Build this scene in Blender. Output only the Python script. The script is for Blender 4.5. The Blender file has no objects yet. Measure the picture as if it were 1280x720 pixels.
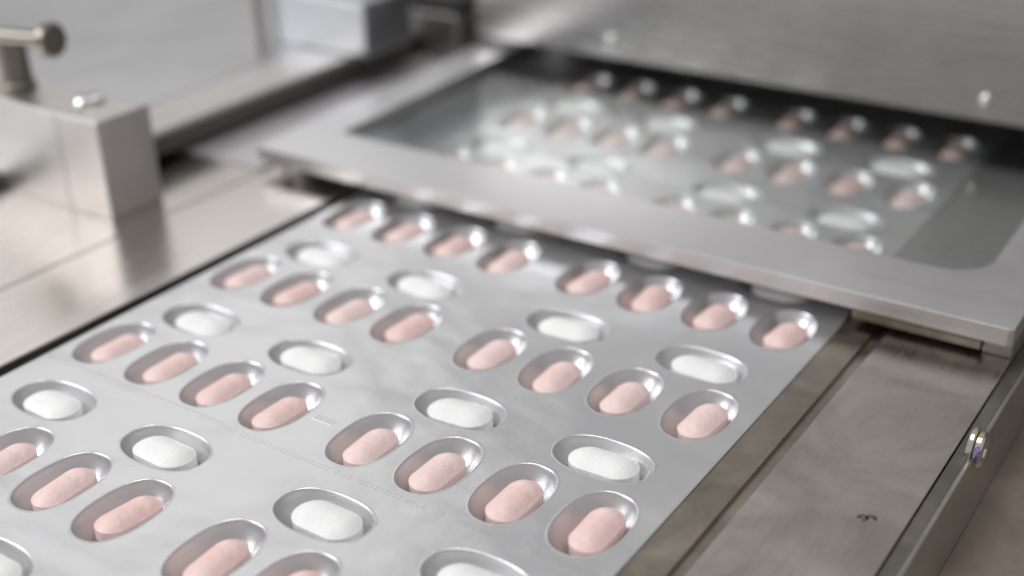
import bpy, bmesh, math, random
from mathutils import Vector, Matrix, noise
from mathutils.geometry import delaunay_2d_cdt

# one working unit (u) is 1.333 mm; everything below is laid out in u and scaled to metres
S = 0.001333
random.seed(7)
SC = bpy.context.scene
COL = SC.collection

# ------------------------------------------------------------------ camera
cd = bpy.data.cameras.new("camera")
cam = bpy.data.objects.new("camera", cd)
COL.objects.link(cam)
SC.camera = cam
Rr = Vector((0.8310887, 0.5557150, -0.0217332))
Rd = Vector((0.2330296, -0.3834533, -0.8936783))
Rf = Vector((-0.5049641, 0.7376614, -0.4481817))
cpos = Vector((192.91, -215.126, 123.004)) * S
M = Matrix((( Rr.x, -Rd.x, -Rf.x, cpos.x),
            ( Rr.y, -Rd.y, -Rf.y, cpos.y),
            ( Rr.z, -Rd.z, -Rf.z, cpos.z), (0, 0, 0, 1)))
cam.matrix_world = M
cd.sensor_width = 36.0
cd.lens = 45.3135
cd.clip_start = 0.01
cd.clip_end = 50
cd.dof.use_dof = True
cd.dof.focus_distance = 216 * S
cd.dof.aperture_fstop = 5.9

# ------------------------------------------------------------------ light
w = bpy.data.worlds.new("World")
SC.world = w
w.use_nodes = True
bgn = w.node_tree.nodes["Background"]
bgn.inputs[0].default_value = (0.975, 0.975, 0.99, 1)
bgn.inputs[1].default_value = 0.41

def lamp(name, pos, target, sx, sy, radiance, color=(1, 1, 1)):
    l = bpy.data.lights.new(name, 'AREA')
    l.shape = 'RECTANGLE'
    l.size, l.size_y = sx * S, sy * S
    l.energy = radiance * math.pi * (sx * S) * (sy * S)
    l.color = color
    o = bpy.data.objects.new(name, l)
    COL.objects.link(o)
    o.location = Vector(pos) * S
    d = Vector(target) - Vector(pos)
    o.rotation_euler = d.to_track_quat('-Z', 'Y').to_euler()
    return o

lamp("front_light", (-650, -560, 630), (30, -40, 0), 520, 420, 9.4, (0.975, 0.985, 1.0))
lamp("window_light", (-680, 500, 560), (20, -20, 0), 480, 420, 0.8, (1.0, 0.99, 0.985))
lamp("ceiling_lamp", (-60, -60, 900), (40, -40, 0), 420, 300, 6.2, (1.0, 0.99, 0.975))

SC.view_settings.view_transform = 'Standard'
SC.view_settings.look = 'None'
SC.view_settings.exposure = 0
SC.view_settings.gamma = 1
SC.render.engine = 'CYCLES'
SC.cycles.use_denoising = True
SC.cycles.max_bounces = 10
SC.cycles.transparent_max_bounces = 12
SC.cycles.sample_clamp_indirect = 6

# ------------------------------------------------------------------ materials
class NT:
    def __init__(s, name):
        s.m = bpy.data.materials.new(name)
        s.m.use_nodes = True
        s.t = s.m.node_tree
        s.b = s.t.nodes["Principled BSDF"]
        tc = s.t.nodes.new("ShaderNodeTexCoord")
        s.coord = tc.outputs["Object"]
    def n(s, typ, **kw):
        nd = s.t.nodes.new(typ)
        for k, v in kw.items():
            if k in nd.inputs: 
                if hasattr(v, 'links') or isinstance(v, bpy.types.NodeSocket): s.t.links.new(v, nd.inputs[k])
                else: nd.inputs[k].default_value = v
            else: setattr(nd, k, v)
        return nd
    def link(s, a, b): s.t.links.new(a, b)
    def map(s, scale, rot=(0, 0, 0)):
        mp = s.n("ShaderNodeMapping")
        mp.inputs["Scale"].default_value = [c / S for c in scale]
        mp.inputs["Rotation"].default_value = rot
        s.link(s.coord, mp.inputs["Vector"])
        return mp.outputs[0]
    def noise(s, scale, freq=1.0, detail=3, rough=.5, dist=0.0):
        nd = s.n("ShaderNodeTexNoise")
        nd.inputs["Scale"].default_value = freq
        nd.inputs["Detail"].default_value = detail
        nd.inputs["Roughness"].default_value = rough
        nd.inputs["Distortion"].default_value = dist
        s.link(s.map(scale), nd.inputs["Vector"])
        return nd.outputs["Fac"]
    def ramp(s, fac, stops):
        r = s.n("ShaderNodeValToRGB")
        e = r.color_ramp.elements
        while len(e) < len(stops): e.new(.5)
        for i, (p, c) in enumerate(stops):
            e[i].position = p
            e[i].color = (c, c, c, 1) if not hasattr(c, '__len__') else (*c, 1)
        s.link(fac, r.inputs[0])
        return r.outputs[0]
    def mr(s, fac, a, b, lo, hi):
        r = s.n("ShaderNodeMapRange")
        r.inputs[1].default_value, r.inputs[2].default_value = a, b
        r.inputs[3].default_value, r.inputs[4].default_value = lo, hi
        s.link(fac, r.inputs[0])
        return r.outputs[0]
    def bump(s, h, strength, dist, prev=None):
        b = s.n("ShaderNodeBump")
        b.inputs["Strength"].default_value = strength
        b.inputs["Distance"].default_value = dist * S
        s.link(h, b.inputs["Height"])
        if prev is not None: s.link(prev, b.inputs["Normal"])
        return b.outputs[0]
    def setin(s, k, v):
        if isinstance(v, bpy.types.NodeSocket): s.link(v, s.b.inputs[k])
        else: s.b.inputs[k].default_value = v

def steel(name, c0, c1, r0, r1, grain=(0.02, 1.6, 1.0), gb=.12, blot=.03, metal=1.0):
    t = NT(name)
    g = t.noise(grain, 1.0, 5, .65)
    bl = t.noise((blot,) * 3, 1.0, 5, .6, .6)
    t.setin("Base Color", t.ramp(bl, [(.3, c0), (.7, c1)]))
    mix = t.n("ShaderNodeMath", operation='ADD')
    t.link(t.mr(g, .3, .7, -.05, .06), mix.inputs[0])
    t.link(t.mr(bl, .3, .7, r0, r1), mix.inputs[1])
    t.setin("Roughness", mix.outputs[0])
    t.setin("Metallic", metal)
    fine = t.noise((1.2, 1.2, 1.2), 1.0, 4, .7)
    t.setin("Normal", t.bump(fine, .06, .2, t.bump(g, gb, .12)))
    return t.m

# cold-formed aluminium foil: satin, faintly dented and blotched
def foil(name, rough0, rough1, dents, metal=1.0):
    t = NT(name)
    bl = t.noise((.022, .03, .03), 1.0, 4, .55, .8)
    t.setin("Base Color", t.ramp(bl, [(.3, (.675, .675, .685)), (.7, (.735, .73, .73))]))
    t.setin("Roughness", t.mr(bl, .3, .7, rough0, rough1))
    t.setin("Metallic", metal)
    big = t.noise((.035, .05, .05), 1.0, 2, .5)
    mid = t.noise((.25, .25, .25), 1.0, 3, .6)
    fine = t.noise((2.2, 2.2, 2.2), 1.0, 2, .6)
    nrm = t.bump(fine, .16, .10, t.bump(mid, .14, .5, t.bump(big, dents, 6.0)))
    roll = t.noise((1.6, .03, 1.0), 1.0, 4, .7)
    t.setin("Normal", t.bump(roll, .07, .12, nrm))
    return t.m

M_foil = foil("aluminium_foil", .29, .36, .22, .86)
M_pocket = foil("aluminium_pocket", .31, .38, .07, .88)
M_table = steel("bed_steel", (.60, .56, .52), (.68, .64, .60), .20, .28, (.9, .05, 1), .03, .025)
M_frame = steel("frame_steel", (.70, .69, .695), (.77, .76, .765), .34, .42, (.02, 1.2, 1.2), .025, .03)
M_rail = steel("rail_steel", (.27, .23, .185), (.46, .41, .35), .24, .38, (1.6, .06, 1), .05, .06)
M_panel = steel("panel_steel", (.42, .37, .315), (.68, .635, .585), .24, .36, (1.6, .06, 1), .05, .045)
M_bar = steel("bar_steel", (.38, .365, .345), (.47, .455, .43), .3, .42, (1.2, .03, 1), .08, .05)
M_hood = steel("hood_steel", (.45, .435, .43), (.51, .495, .49), .24, .30, (.03, 1, 1), .04, .02)
M_block = steel("block_steel", (.54, .52, .50), (.64, .62, .605), .38, .48, (.03, 1.0, 1), .08, .04)
M_plate = steel("plate_steel", (.58, .57, .575), (.64, .63, .63), .28, .36, (1, .03, 1), .04, .02)
M_deck = steel("deck_steel", (.55, .53, .545), (.61, .59, .60), .42, .5, (1, .05, 1), .05, .03, .6)
M_floor = steel("cabinet_steel", (.36, .31, .255), (.54, .46, .38), .38, .5, (.35, .35, .35), .12, .06)
M_dark = steel("shade_steel", (.13, .125, .118), (.18, .175, .165), .4, .5, (1, .1, 1), .05, .05)  # steel darkened to stand for shade in the gaps under plates and frame
M_lever = steel("lever_metal", (.20, .18, .155), (.29, .265, .225), .32, .42, (.5, .5, .5), .05, .1)
M_bolt = steel("bolt_steel", (.66, .65, .63), (.78, .77, .75), .14, .2, (.5, .5, .5), .03, .1)
M_pale = steel("pale_steel", (.46, .47, .49), (.52, .53, .55), .34, .42, (1, .05, 1), .04, .03)

t = NT("void_black"); t.setin("Base Color", (.012, .012, .013, 1)); t.setin("Roughness", .7); M_void = t.m  # near-black, for painted shade in slot and hood, and for the housing lid
t = NT("etched_mark"); t.setin("Base Color", (.09, .078, .066, 1)); t.setin("Roughness", .6); M_mark = t.m

def tempered():
    t = NT("tempered_steel")
    ps = t.noise((.35, .35, .35), 1.0, 2)
    t.setin("Base Color", t.ramp(ps, [(.35, (.75, .58, .34)), (.48, (.82, .76, .68)), (.56, (.30, .30, .75)), (.66, (.78, .72, .60))]))
    t.setin("Metallic", 1.0); t.setin("Roughness", .18)
    return t.m
M_temper = tempered()

def tablet_mat(name, ca, cb, sss):
    t = NT(name)
    oi = t.n("ShaderNodeObjectInfo")
    mo = t.noise((.55, .55, .55), 1.0, 4, .6)
    sp = t.noise((2.2, 2.2, 2.2), 1.0, 3, .7)
    m2 = t.n("ShaderNodeMath", operation='MULTIPLY_ADD')
    t.link(sp, m2.inputs[0]); m2.inputs[1].default_value = .45; 
    t.link(mo, m2.inputs[2]); mo = m2.outputs[0]
    add = t.n("ShaderNodeMath", operation='MULTIPLY_ADD')
    t.link(oi.outputs["Random"], add.inputs[0]); add.inputs[1].default_value = .35
    t.link(mo, add.inputs[2])
    t.setin("Base Color", t.ramp(add.outputs[0], [(.55, ca), (1.15 / 1.15, cb)]))
    t.setin("Roughness", .42)
    t.b.inputs["Specular IOR Level"].default_value = .45
    t.b.inputs["Subsurface Weight"].default_value = sss
    t.b.inputs["Subsurface Radius"].default_value = (1, .6, .5)
    t.b.inputs["Subsurface Scale"].default_value = .6 * S
    pit = t.noise((1.3, 1.3, 1.3), 1.0, 3, .65)
    mid = t.noise((.42, .42, .42), 1.0, 2, .5)
    t.setin("Normal", t.bump(pit, .38, .32, t.bump(mid, .22, .5)))
    return t.m
M_pink = tablet_mat("pink_coating", (.81, .54, .505), (.88, .68, .645), .12)
M_white = tablet_mat("white_coating", (.83, .83, .82), (.88, .88, .87), .1)

def glass_mat():
    t = NT("clear_glass")
    out = t.t.nodes["Material Output"]
    tr = t.n("ShaderNodeBsdfTransparent"); tr.inputs[0].default_value = (.955, .967, .962, 1)
    gl = t.n("ShaderNodeBsdfGlossy"); gl.inputs["Roughness"].default_value = .03
    fr = t.n("ShaderNodeFresnel"); 
    ge = t.n("ShaderNodeNewGeometry")
    t.link(t.mr(ge.outputs["Backfacing"], 0, 1, 1.5, 1 / 1.5), fr.inputs[0])
    mx = t.n("ShaderNodeMixShader")
    t.link(fr.outputs[0], mx.inputs[0]); t.link(tr.outputs[0], mx.inputs[1]); t.link(gl.outputs[0], mx.inputs[2])
    t.link(mx.outputs[0], out.inputs[0])
    return t.m
M_glass = glass_mat()

# ------------------------------------------------------------------ builders
BASE = {}
def thing(name, label, cat, loc=(0, 0, 0), group=None, kind=None):
    o = bpy.data.objects.new(name, None)
    o.empty_display_size = .005
    COL.objects.link(o)
    o.location = Vector(loc) * S
    o["label"] = label; o["category"] = cat
    if group: o["group"] = group
    if kind: o["kind"] = kind
    BASE[o.name] = Vector(loc)
    return o

def finish(bm, smooth=35):
    bmesh.ops.recalc_face_normals(bm, faces=bm.faces)
    for f in bm.faces: f.smooth = True
    for e in bm.edges:
        if len(e.link_faces) == 2 and e.calc_face_angle(0) > math.radians(smooth): e.smooth = False

def obj(name, bm, mat, parent=None, loc=None, smooth=35, kind=None, label=None, fin=True):
    """bm is in u, in world coordinates (or local ones when loc is given)"""
    if fin: finish(bm, smooth)
    org = BASE[parent.name] if parent and loc is None else (Vector(loc) if loc is not None else Vector((0, 0, 0)))
    if loc is None:
        bmesh.ops.translate(bm, verts=bm.verts, vec=-org)
    bmesh.ops.scale(bm, verts=bm.verts, vec=(S, S, S))
    me = bpy.data.meshes.new(name)
    bm.to_mesh(me); bm.free()
    me.materials.append(mat)
    o = bpy.data.objects.new(name, me)
    COL.objects.link(o)
    if parent:
        o.parent = parent
        o.location = (Vector(loc) - BASE[parent.name]) * S if loc is not None else (0, 0, 0)
    elif loc is not None:
        o.location = Vector(loc) * S
    BASE[o.name] = org
    if kind: o["kind"] = kind
    if label: o["label"] = label
    if smooth < 90 and fin:
        md = o.modifiers.new("wn", 'WEIGHTED_NORMAL'); md.keep_sharp = True; md.weight = 100
    return o

def box(bm, x0, x1, y0, y1, z0, z1, bev=.25, seg=2, M=None):
    r = bmesh.ops.create_cube(bm, size=1)
    vs = r['verts']
    for v in vs:
        v.co = Vector(((x0 + x1) / 2 + v.co.x * (x1 - x0), (y0 + y1) / 2 + v.co.y * (y1 - y0), (z0 + z1) / 2 + v.co.z * (z1 - z0)))
    if M is not None:
        for v in vs: v.co = M @ v.co
    if bev:
        es = list({e for v in vs for e in v.link_edges})
        bmesh.ops.bevel(bm, geom=es, offset=bev, segments=seg, profile=.5, affect='EDGES')
    return bm

def lathe(bm, prof, M=None, n=32):
    """prof: list of (radius, z)"""
    loops = []
    for r, z in prof:
        if r < 1e-5: loops.append([bm.verts.new((0, 0, z))])
        else: loops.append([bm.verts.new((r * math.cos(2 * math.pi * k / n), r * math.sin(2 * math.pi * k / n), z)) for k in range(n)])
    new = [v for l in loops for v in l]
    for a, b in zip(loops, loops[1:]):
        for k in range(n):
            k2 = (k + 1) % n
            f = [a[k % len(a)], a[k2 % len(a)], b[k2 % len(b)], b[k % len(b)]]
            f2 = []
            for v in f:
                if v not in f2: f2.append(v)
            if len(f2) > 2: bm.faces.new(f2)
    if M is not None:
        for v in new: v.co = M @ v.co
    return bm

def superell(a, b, n, N):
    pts = []
    for k in range(N):
        th = 2 * math.pi * (k + .5) / N
        c, s = math.cos(th), math.sin(th)
        pts.append((a * math.copysign(abs(c) ** (2 / n), c), b * math.copysign(abs(s) ** (2 / n), s)))
    return pts

def stadium(L, W, N):
    """outline along y, length L, width W, evenly spaced"""
    r = W / 2; h = L / 2 - r
    per = 2 * math.pi * r + 4 * h
    pts = []
    for k in range(N):
        s = per * (k + .5) / N
        if s < 2 * h: pts.append((r, -h + s)); continue
        s -= 2 * h
        if s < math.pi * r:
            a = s / r; pts.append((r * math.cos(a), h + r * math.sin(a))); continue
        s -= math.pi * r
        if s < 2 * h: pts.append((-r, h - s)); continue
        s -= 2 * h
        a = math.pi + s / r
        pts.append((r * math.cos(a), -h + r * math.sin(a)))
    return pts

def skin(bm, loops, cap0=False, cap1=False):
    vl = [[bm.verts.new(p) for p in l] for l in loops]
    for a, b in zip(vl, vl[1:]):
        n = len(a)
        for k in range(n): bm.faces.new((a[k], a[(k + 1) % n], b[(k + 1) % n], b[k]))
    if cap0: bm.faces.new(list(reversed(vl[0])))
    if cap1: bm.faces.new(vl[-1])
    return vl

# ------------------------------------------------------------------ the strip's lattice (u)
P = 15.0                                   # pocket pitch across the strip
XS = [0, 15, 30, 45, 65.558, 80.558, 95.558, 110.558]
WX = [7.7, 37.3, 73.26, 102.85]
ROW = 36.97
WOFF = 20.8
X0, X1 = -7.9, 119.5                       # strip edges
YA, YB, ZB = 9.5, 25.5, 2.5                # the strip climbs a little to pass under the window
def zweb(y):
    if y <= YA: return 0.0
    if y >= YB: return ZB
    return ZB * (y - YA) / (YB - YA)
def slope(y): return ZB / (YB - YA) if YA < y < YB else 0.0

# ------------------------------------------------------------------ setting
bm = bmesh.new(); box(bm, -420, 420, -330, 420, -26, -16, 0)
o = obj("cabinet_floor", bm, M_floor, kind="structure")
bm = bmesh.new(); box(bm, -420, 150.5, -330, 420, -15.99, -8, 0)
o = obj("machine_base", bm, M_deck, kind="structure")
bm = bmesh.new(); box(bm, -420, -39.2, 8.6, 420, -7.99, 1.4, .25)
o = obj("rear_deck", bm, M_deck, kind="structure")

# ------------------------------------------------------------------ bed plates left of the strip
th = thing("bed_plate", "beige polished steel bed plate with a narrow seam beside the pill strip", "steel plate", (-10.6, -90, 0))
bm = bmesh.new(); box(bm, -38.7, -10.6, -300, 23.5, -4, .6, .35, 3); obj("plate", bm, M_table, th)
bm = bmesh.new(); box(bm, -240, -39.1, -300, 8.5, -4, .6, .25, 3); obj("plate", bm, M_table, th)
bm = bmesh.new(); box(bm, -33.8, -9.4, 24, 164, -3, .3, .3, 2); obj("rear_plate", bm, M_pale, th)

# low guide bar leading up to the clamp block
th = thing("guide_bar", "low grey bar with painted shade underneath in front of the clamp block", "bar", (-100, -60, .6))
bm = bmesh.new(); box(bm, -150, -89, -140, -34.3, 2.4, 4.6, .4); obj("bar_top", bm, M_plate, th)
bm = bmesh.new(); box(bm, -148, -90, -138, -34.6, .6, 2.4, 0); obj("bar_gap_shade", bm, M_dark, th)  # dark slab stands in for the shadow under the bar's overhang

# ------------------------------------------------------------------ clamp block with lever
th = thing("clamp_block", "square steel block with a clamping lever and a screw on its top", "clamp block", (-70, -26, .6))
bm = bmesh.new(); box(bm, -62, -47, -33.7, -17.6, .6, 25.4, .4, 3); obj("block_end", bm, M_block, th)
bm = bmesh.new(); box(bm, -150, -62.05, -33.6, -17.7, .6, 25.3, .4, 3); obj("block_body", bm, M_block, th)
bm = bmesh.new(); lathe(bm, [(0, 25.3), (4.2, 25.3), (4.4, 25.8), (4.4, 26.6), (4.2, 27.0), (3.7, 27.3), (3.5, 37.5), (3.1, 38.5), (0, 38.7)], Matrix.Translation((-85.5, -25.5, 0)))
lv = obj("lever_stem", bm, M_lever, th)
bm = bmesh.new()
Mx = Matrix.Translation((-81, -26.5, 39.3)) @ Matrix.Rotation(math.radians(8), 4, 'Z') @ Matrix.Rotation(math.radians(88), 4, 'Y')
lathe(bm, [(0, -17), (1.8, -16.8), (2.0, -15), (2.0, 9.6), (2.2, 10)], Mx, 24)
obj("lever_arm", bm, M_lever, lv)
bm = bmesh.new()
lathe(bm, [(0, 9.4), (3.8, 9.6), (4.2, 10.0), (4.3, 11.0), (4.2, 12.0), (3.7, 12.5), (0, 12.7)], Mx, 28)
obj("lever_knob", bm, M_lever, lv)
bm = bmesh.new()
lathe(bm, [(0, 25.3), (3.7, 25.3), (3.8, 25.45), (3.8, 26.2), (3.5, 26.6), (2.3, 26.8), (1.9, 26.75), (1.7, 26.3), (0, 26.25)], Matrix.Translation((-61.2, -23.8, 0)))
obj("button_screw", bm, M_bolt, th)

# ------------------------------------------------------------------ feed plate behind
th = thing("feed_plate", "wide flat grey steel plate stretching away behind the clamp block", "steel plate", (-120, 60, 0))
bm = bmesh.new(); box(bm, -420, -84.2, -8, 420, 6, 10.2, .3); obj("plate", bm, M_plate, th)
bm = bmesh.new(); box(bm, -84, -65, -8, 110, 8.3, 10, .5, 3); obj("edge_strip", bm, M_block, th)
bm = bmesh.new(); box(bm, -400, -65.7, -4, 109, 3.2, 8.3, 0); obj("plate_side_shade", bm, M_dark, th)  # dark band painting the plate's shaded side and the shadow gap below

th = thing("end_stop", "pale blue-grey steel block at the far end of the feed plate", "steel block", (-78, 84, 10))
bm = bmesh.new(); box(bm, -97, -58.5, 77, 100, 10.2, 27, .8, 3); obj("stop_body", bm, M_pale, th)
bm = bmesh.new(); lathe(bm, [(0, 10.2), (2.2, 10.2), (2.2, 27), (1.7, 27.6), (0, 27.7)], Matrix.Translation((-100.5, 74, 0)), 20); obj("peg", bm, M_block, th)

th = thing("motor_housing", "dark grey box between the pale end block and the big hood", "housing", (-74, 140, -3))
bm = bmesh.new(); box(bm, -84, -49, 111, 165, 1.5, 17, 1.0, 3); obj("housing_body", bm, M_bar, th)
bm = bmesh.new(); box(bm, -84.3, -48.7, 110.6, 165.4, 17.1, 20.5, .5); obj("housing_lid", bm, M_void, th)
bm = bmesh.new(); lathe(bm, [(0, 0), (2.6, 0), (2.6, .4), (2.3, .6), (0, .65)], Matrix.Translation((-66, 111, 12)) @ Matrix.Rotation(math.radians(90), 4, 'X'), 20); obj("highlight_disc", bm, M_deck, th)  # pale disc put in for a highlight on the housing front

# ------------------------------------------------------------------ rail and panel right of the strip
th = thing("guide_rail", "flat brown-grey steel rail just under the strip's free edge", "rail", (122, -60, -1))
bm = bmesh.new(); box(bm, 118.4, 125.9, -300, 20, -6.5, -.25, .25); obj("rail_body", bm, M_rail, th)
th = thing("cover_plate", "stained brown-grey steel cover plate with a small dark engraved mark", "steel plate", (140, -60, 0))
bm = bmesh.new(); box(bm, 128.3, 151.7, -300, 164, -6, .1, .2, 2); obj("panel_body", bm, M_panel, th)
bm = bmesh.new(); box(bm, 119, 130, -300, 164, -7.9, -1.1, 0); obj("groove_floor", bm, M_rail, th)
bm = bmesh.new()
def arc(bm, cx, cy, r, a0, a1, wd, z, n=14):
    pa = []
    for k in range(n + 1):
        a = math.radians(a0 + (a1 - a0) * k / n)
        pa.append([bm.verts.new((cx + (r + d) * math.cos(a), cy + (r + d) * math.sin(a), zz)) for d, zz in ((-wd, z), (wd, z), (wd, z + .03), (-wd, z + .03))])
    for p, q in zip(pa, pa[1:]):
        for i in range(4): bm.faces.new((p[i], p[(i + 1) % 4], q[(i + 1) % 4], q[i]))
    bm.faces.new(pa[0]); bm.faces.new(list(reversed(pa[-1])))
arc(bm, 145.35, -50.75, .62, -80, 210, .3, .1); arc(bm, 146.55, -50.1, .62, -30, 235, .3, .1)
box(bm, 144.6, 145.7, -51.0, -50.7, .1, .13, 0); box(bm, 146.3, 147.3, -50.1, -49.8, .1, .13, 0)
obj("engraved_mark", bm, M_mark, th)

th = thing("side_bar", "narrow dark grey bar along the outer edge of the stained cover plate", "bar", (153.5, -60, -8))
bm = bmesh.new(); box(bm, 151.85, 154.2, -300, 120, -2.6, -.4, .1); obj("bar_ledge", bm, M_lever, th)
bm = bmesh.new(); box(bm, 154.25, 155.1, -300, 120, -15.8, -.1, .22, 3); obj("bar_face", bm, M_bar, th)
bm = bmesh.new(); box(bm, 151.85, 153.4, -33, -25, -5, -.9, 0); obj("slot", bm, M_void, th)  # black box painting the darkness in the slot's end gap

th = thing("thumb_screw", "shiny disc screw with brass and blue tint on the side bar", "screw", (155, -22.5, -.5))
RX = Matrix.Rotation(math.radians(90), 4, 'Y')
bm = bmesh.new(); lathe(bm, [(0, 0), (3.4, 0), (3.6, .25), (3.6, .75), (3.4, 1.0), (0, 1.05)], Matrix.Translation((153.6, -22.3, .1)) @ RX); obj("washer", bm, M_bolt, th)
bm = bmesh.new(); lathe(bm, [(0, 1.06), (2.9, 1.06), (3.2, 1.3), (3.2, 2.0), (2.8, 2.4), (1.4, 2.5), (1.2, 2.1), (0, 2.05)], Matrix.Translation((153.6, -22.3, .1)) @ RX); obj("screw_head", bm, M_temper, th)

# ------------------------------------------------------------------ guard window
def hinge(p):   # the window tilts up a little towards its hinge
    return Vector((p[0], p[1], p[2] + .022 * (p[1] - 7.5)))
def rrect(x0, x1, y0, y1, r, n=8):
    pts = []
    for cx, cy, a0 in ((x1 - r, y0 + r, -90), (x1 - r, y1 - r, 0), (x0 + r, y1 - r, 90), (x0 + r, y0 + r, 180)):
        for k in range(n + 1):
            a = math.radians(a0 + 90 * k / n)
            pts.append((cx + r * math.cos(a), cy + r * math.sin(a)))
    return pts
def plate_hole(outer, inner, z0, z1, ob, ib):
    """both outlines have equal counts; ob/ib are edge rounding radii"""
    bm = bmesh.new()
    def loopz(f, z): return [Vector((x, y, z)) for x, y in f]
    o_top = [rr for rr in outer(ob)]; o_side = outer(0); i_top = inner(-ib); i_side = inner(0)
    o_mid = outer(ob * .3); i_mid = inner(-ib * .3)
    loops = [loopz(i_side, z0), loopz(i_side, z1 - ib), loopz(i_mid, z1 - ib * .3), loopz(i_top, z1), loopz(o_top, z1), loopz(o_mid, z1 - ob * .3), loopz(o_side, z1 - ob), loopz(o_side, z0), loopz(i_side, z0)]
    vl = skin(bm, loops)
    bmesh.ops.remove_doubles(bm, verts=bm.verts, dist=1e-4)
    for v in bm.verts: v.co = hinge(v.co)
    return bm
th = thing("guard_window", "flat steel framed glass guard window lying across the pill strip", "guard window", (56, 7.5, 5))
outer = lambda d: rrect(-38.5 + d, 152 - d, 7.5 + d, 165 - d, 1.2)
def inner(d):
    pts = []
    x0, x1, y0, y1 = -25.5 + d, 141 - d, 26.3 + d, 155 - d
    for cx, cy, a0, r in ((x1, y0, -90, 9.0), (x1, y1, 0, 4.0), (x0, y1, 90, 2.0), (x0, y0, 180, 1.5)):
        sx = -1 if cx == x1 else 1; sy = 1 if cy == y0 else -1
        for k in range(9):
            a = math.radians(a0 + 90 * k / 8)
            pts.append((cx + sx * r + r * math.cos(a), cy + sy * r + r * math.sin(a)))
    return pts
bm = plate_hole(outer, inner, 4.4, 8.0, .35, .3)
obj("frame", bm, M_frame, th)
bm = bmesh.new()
lp = [Vector((x, y, 4.75)) for x, y in inner(.05)]
lq = [p + Vector((0, 0, .8)) for p in lp]
skin(bm, [lp, lq], True, True)
for v in bm.verts: v.co = hinge(v.co)
obj("glass_pane", bm, M_glass, th)
bm = bmesh.new(); box(bm, 121, 146, 9.6, 20, 1.2, 3.0, .2); obj("spacer", bm, M_rail, th)
bm = bmesh.new(); box(bm, 119.8, 151, 24, 164, .6, 2.6, .1); obj("glass_bed", bm, M_plate, th)
bm = bmesh.new(); box(bm, 146.2, 151.6, 11, 22, .2, 4.35, .2); obj("spacer", bm, M_bar, th)
bm = bmesh.new(); box(bm, -34.5, -12.5, 19, 24, .7, 4.35, .3); obj("spacer", bm, M_dark, th)  # coloured dark for the shade in the gap under the frame
bm = bmesh.new(); box(bm, -33.6, -31, 9.2, 12, 1.8, 4.3, .4); obj("corner_stop", bm, M_block, th)

# ------------------------------------------------------------------ the strip
th = strip = thing("blister_strip", "silver foil blister strip with rows of pockets holding tablets", "blister strip", (56, -60, 0))
def pocket_outline(d, kind):
    return [(x * 1, y * 1) for x, y in superell((5.55 if kind == 'pink' else 8.75) + d, (8.65 if kind == 'pink' else 5.45) + d, 2.35, 56)]
RIM = 0.62
def pocket_mesh(kind):
    bm = bmesh.new()
    prof = [(RIM, 0), (.5, .0), (.38, .035), (.25, .03), (.12, -.06), (.0, -.28), (-.15, -.75), (-.48, -1.4), (-.95, -2.15), (-1.5, -2.9), (-2.1, -3.55), (-2.8, -4.1), (-3.5, -4.45), (-4.3, -4.6)]
    loops = [[Vector((x, y, z)) for x, y in pocket_outline(d, kind)] for d, z in prof]
    vl = skin(bm, loops, False, True)
    return bm
slots = []      # (kind, row key, index, x, y)
for r in (-3, -2, -1, 0, 1, 2, 3):
    for k, x in enumerate(XS):
        if r == -3 and k not in (1, 2, 3, 4, 5): continue
        slots.append(('pink', r, k, x, r * ROW))
    for k, x in enumerate(WX):
        if r == -3 and k != 1: continue
        slots.append(('white', r, k, x, r * ROW - WOFF))
# sheet with a hole for every pocket
verts = []; edges = []; 
def addloop(pts):
    b = len(verts)
    verts.extend(Vector((p[0], p[1])) for p in pts)
    edges.extend((b + i, b + (i + 1) % len(pts)) for i in range(len(pts)))
ring = []
YS, YE = -190.0, 164.0
n = 24
for i in range(n): ring.append((X0 + (X1 - X0) * i / n, YS))
ysr = [YS + (YE - YS) * i / 60 for i in range(60)]
ysr = sorted(set(ysr + [YA, YB]))
for y in ysr: ring.append((X1, y))
for i in range(n): ring.append((X1 + (X0 - X1) * i / n, YE))
for y in reversed(ysr[1:] + [YE]): ring.append((X0, y))
addloop(ring)
for kind, r, k, x, y in slots:
    addloop([(x + a, y + b) for a, b in pocket_outline(RIM, kind)])
for yy in (YA, YB):
    b = len(verts)
    xs = [X0 + .01 + (X1 - X0 - .02) * i / 40 for i in range(41)]
    verts.extend(Vector((x, yy)) for x in xs)
    edges.extend((b + i, b + i + 1) for i in range(40))
vo, eo, fo, ov, oe, of = delaunay_2d_cdt(verts, edges, [], 1, 1e-4)
bm = bmesh.new()
bv = [bm.verts.new((v.x, v.y, zweb(v.y))) for v in vo]
def in_hole(c):
    for kind, r, k, x, y in slots:
        a, b = (5.55, 8.65) if kind == 'pink' else (8.75, 5.45)
        if abs((c.x - x) / (a + RIM)) ** 2.35 + abs((c.y - y) / (b + RIM)) ** 2.35 < .985: return True
    return False
for f in fo:
    c = sum((vo[i] for i in f), Vector((0, 0))) / len(f)
    if not in_hole(c):
        try: bm.faces.new([bv[i] for i in f])
        except ValueError: pass
bmesh.ops.recalc_face_normals(bm, faces=bm.faces)
if sum(f.normal.z for f in bm.faces) < 0: bmesh.ops.reverse_faces(bm, faces=bm.faces)
# a thin turned edge along the two free sides
for f in bm.faces: f.smooth = False
obj("sheet", bm, M_foil, strip, fin=False)
bm = bmesh.new(); box(bm, X1 - .02, X1 + .16, YS, YA, -.22, .0, .05, 1); obj("cut_edge", bm, M_pocket, strip)

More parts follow.
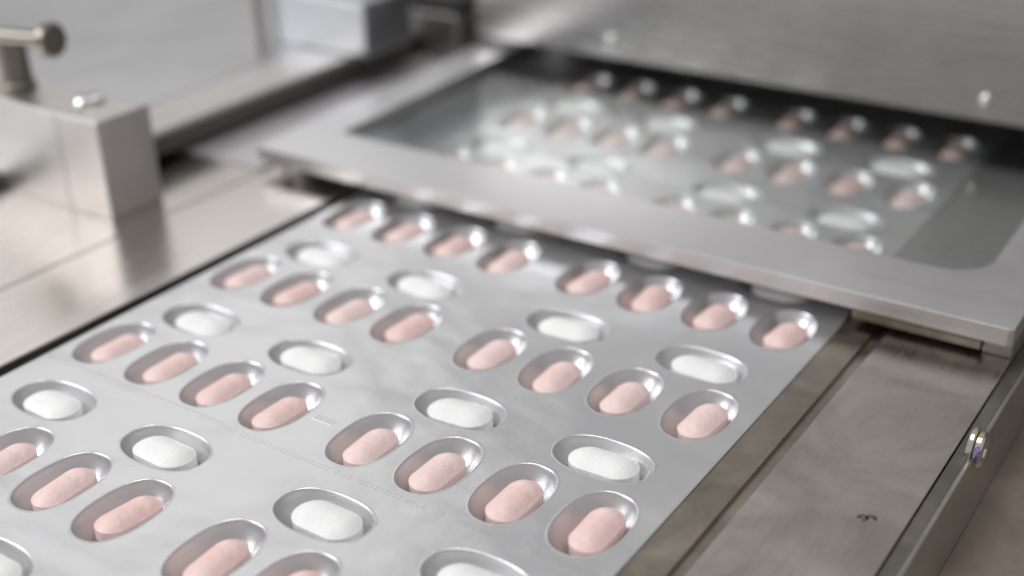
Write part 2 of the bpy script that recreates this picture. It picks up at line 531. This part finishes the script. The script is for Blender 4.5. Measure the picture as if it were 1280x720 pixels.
protos = {}
for kind in ('pink', 'white'):
    bm = pocket_mesh(kind)
    protos[kind] = obj("pocket", bm, M_pocket, strip, loc=(0, 0, 0), smooth=180, fin=True)
used = set()
for kind, r, k, x, y in slots:
    o = protos[kind]
    if kind in used:
        o = o.copy(); COL.objects.link(o)
    used.add(kind)
    o.parent = strip
    o.location = (Vector((x, y, zweb(y))) - BASE[strip.name]) * S
    o.rotation_euler = (math.atan(slope(y)), 0, 0)
# perforation between two cards: a dashed double row of small cuts
bm = bmesh.new()
rp = random.Random(4)
x = X0 + 1.0
while x < X1 - 1:
    if rp.random() < .35 + .6 * (noise.noise((x * .05, 3, 1)) > -.1):
        for dy, l in ((-85.1, .45), (-84.45, .45)):
            box(bm, x, x + l, dy - .07, dy + .07, -.02, .03, 0)
    x += .95
obj("perforation_line", bm, M_bar, strip, kind="stuff")
bm = bmesh.new(); box(bm, X0 + .4, 40, -84.0, -83.82, -.05, .03, 0)
obj("crease_shade", bm, M_bar, strip)  # dark strip painted as the shade line along a fold in the foil
bm = bmesh.new()
for i in range(6):
    box(bm, 52.6 + i * .8, 53.1 + i * .8, -74.3, -72.6, 0, .05, 0)
obj("embossed_code", bm, M_foil, strip)

# ------------------------------------------------------------------ tablets
def tablet_mesh(L, W, T, band, horizontal, flat=2.0):
    bm = bmesh.new()
    N = 56
    prof = []
    half = band / 2; dome = T / 2 - half
    for k in range(0, 10):
        q = (k / 9) ** 1.15
        prof.append((W / 2 * q * .999, half + dome * (1 - (1 - q) ** flat)))
    loops = []
    full = [(ins, -z) for ins, z in reversed(prof)] + prof
    for ins, z in full:
        w_, l_ = max(W - 2 * ins, .02), max(L - 2 * ins, .02)
        pts = stadium(l_, w_, N)
        loops.append([Vector((-y, x, z)) if horizontal else Vector((x, y, z)) for x, y in pts])
    skin(bm, loops, True, True)
    bmesh.ops.remove_doubles(bm, verts=bm.verts, dist=.01)
    finish(bm, 36)
    bmesh.ops.scale(bm, verts=bm.verts, vec=(S, S, S))
    me = bpy.data.meshes.new("tablet"); bm.to_mesh(me); bm.free()
    return me
PT, WT = 4.7, 5.0
ME = {'pink': [tablet_mesh(11.9, 6.3, PT, 1.9, False), tablet_mesh(11.8, 6.2, PT, 2.0, False)], 'white': [tablet_mesh(12.9, 7.4, WT, 2.3, True), tablet_mesh(12.7, 7.3, WT, 2.4, True)]}
for m in ME['pink']: m.materials.append(M_pink)
for m in ME['white']: m.materials.append(M_white)
ORD = ['first', 'second', 'third', 'fourth', 'fifth', 'sixth', 'seventh', 'eighth']
PROW = {-3: 'in the fourth pink row from the frame', -2: 'in the third pink row from the frame',
        -1: 'in the second pink row from the frame', 0: 'in the pink row beside the window frame',
        1: "in the pink row under the frame's edge", 2: 'in the middle pink row under glass', 3: 'in the rear pink row under glass'}
WROW = {-3: 'in the fourth white row outside the frame', -2: 'in the third white row outside the frame',
        -1: 'in the second white row outside the frame', 0: 'in the first white row outside the frame',
        1: "in the white row under the frame's edge", 2: 'in the front white row under glass', 3: 'in the rear white row under glass'}
for kind, r, k, x, y in slots:
    rnd = random.Random(r * 100 + k + (50 if kind == 'white' else 0))
    me = rnd.choice(ME[kind])
    o = bpy.data.objects.new(kind + "_tablet", me)
    COL.objects.link(o)
    T = PT if kind == 'pink' else WT
    sl = slope(y)
    dx = rnd.uniform(0, .75); dy = rnd.uniform(-.8, .4) if kind == 'pink' else rnd.uniform(-.7, .1)
    if kind == 'white': dx = rnd.uniform(-.3, .8)
    z = zweb(y) - 4.4 + T / 2 + sl * dy
    o.location = Vector((x + dx, y + dy, z)) * S
    o.rotation_euler = (math.atan(sl) + math.radians(rnd.uniform(-2.5, 2.5)), math.radians(rnd.uniform(-3, 3)), math.radians(rnd.uniform(-5, 5)))
    o["label"] = "%s tablet, %s from the bed plate, %s" % (kind, ORD[k], (PROW if kind == 'pink' else WROW)[r])
    o["category"] = "tablet"
    o["group"] = "%s tablets in the blister strip" % kind

# ------------------------------------------------------------------ hood behind the window
th = thing("hood", "big grey steel hood panel rising behind the window, with small bright screws", "machine hood", (60, 110, 12))
tilt = math.radians(-1.6)
def hoodM():
    return Matrix.Translation((-38, 106.3, 13.4)) @ Matrix.Rotation(math.radians(-.8), 4, 'Z') @ Matrix.Translation((38, 0, 0)) @ Matrix.Rotation(-tilt, 4, 'X')
HM = hoodM()
bm = bmesh.new(); box(bm, -38, 330, 0, 3, 0, 24, .12, 2, HM); obj("lower_panel", bm, M_hood, th)
bm = bmesh.new(); box(bm, -38, 330, .0, 3.5, 24.02, 54, .12, 2, HM); obj("upper_panel", bm, M_hood, th)
bm = bmesh.new(); box(bm, -37.5, 329, 4, 190, 3, 54.5, .5, 2, HM); obj("hood_shell", bm, M_hood, th)
bm = bmesh.new(); box(bm, -44, 330, 168, 200, -2.9, 16, 0); obj("recess_shade", bm, M_void, th)  # black box standing for the unlit space inside the hood
for sx in (10.5, 118.3):
    bm = bmesh.new()
    lathe(bm, [(0, 0), (1.7, 0), (1.75, .3), (1.4, .9), (.8, 1.2), (0, 1.3)], HM @ Matrix.Translation((sx, -.02, 5.3)) @ Matrix.Rotation(math.radians(90), 4, 'X'), 24)
    obj("panel_screw", bm, M_bolt, th)
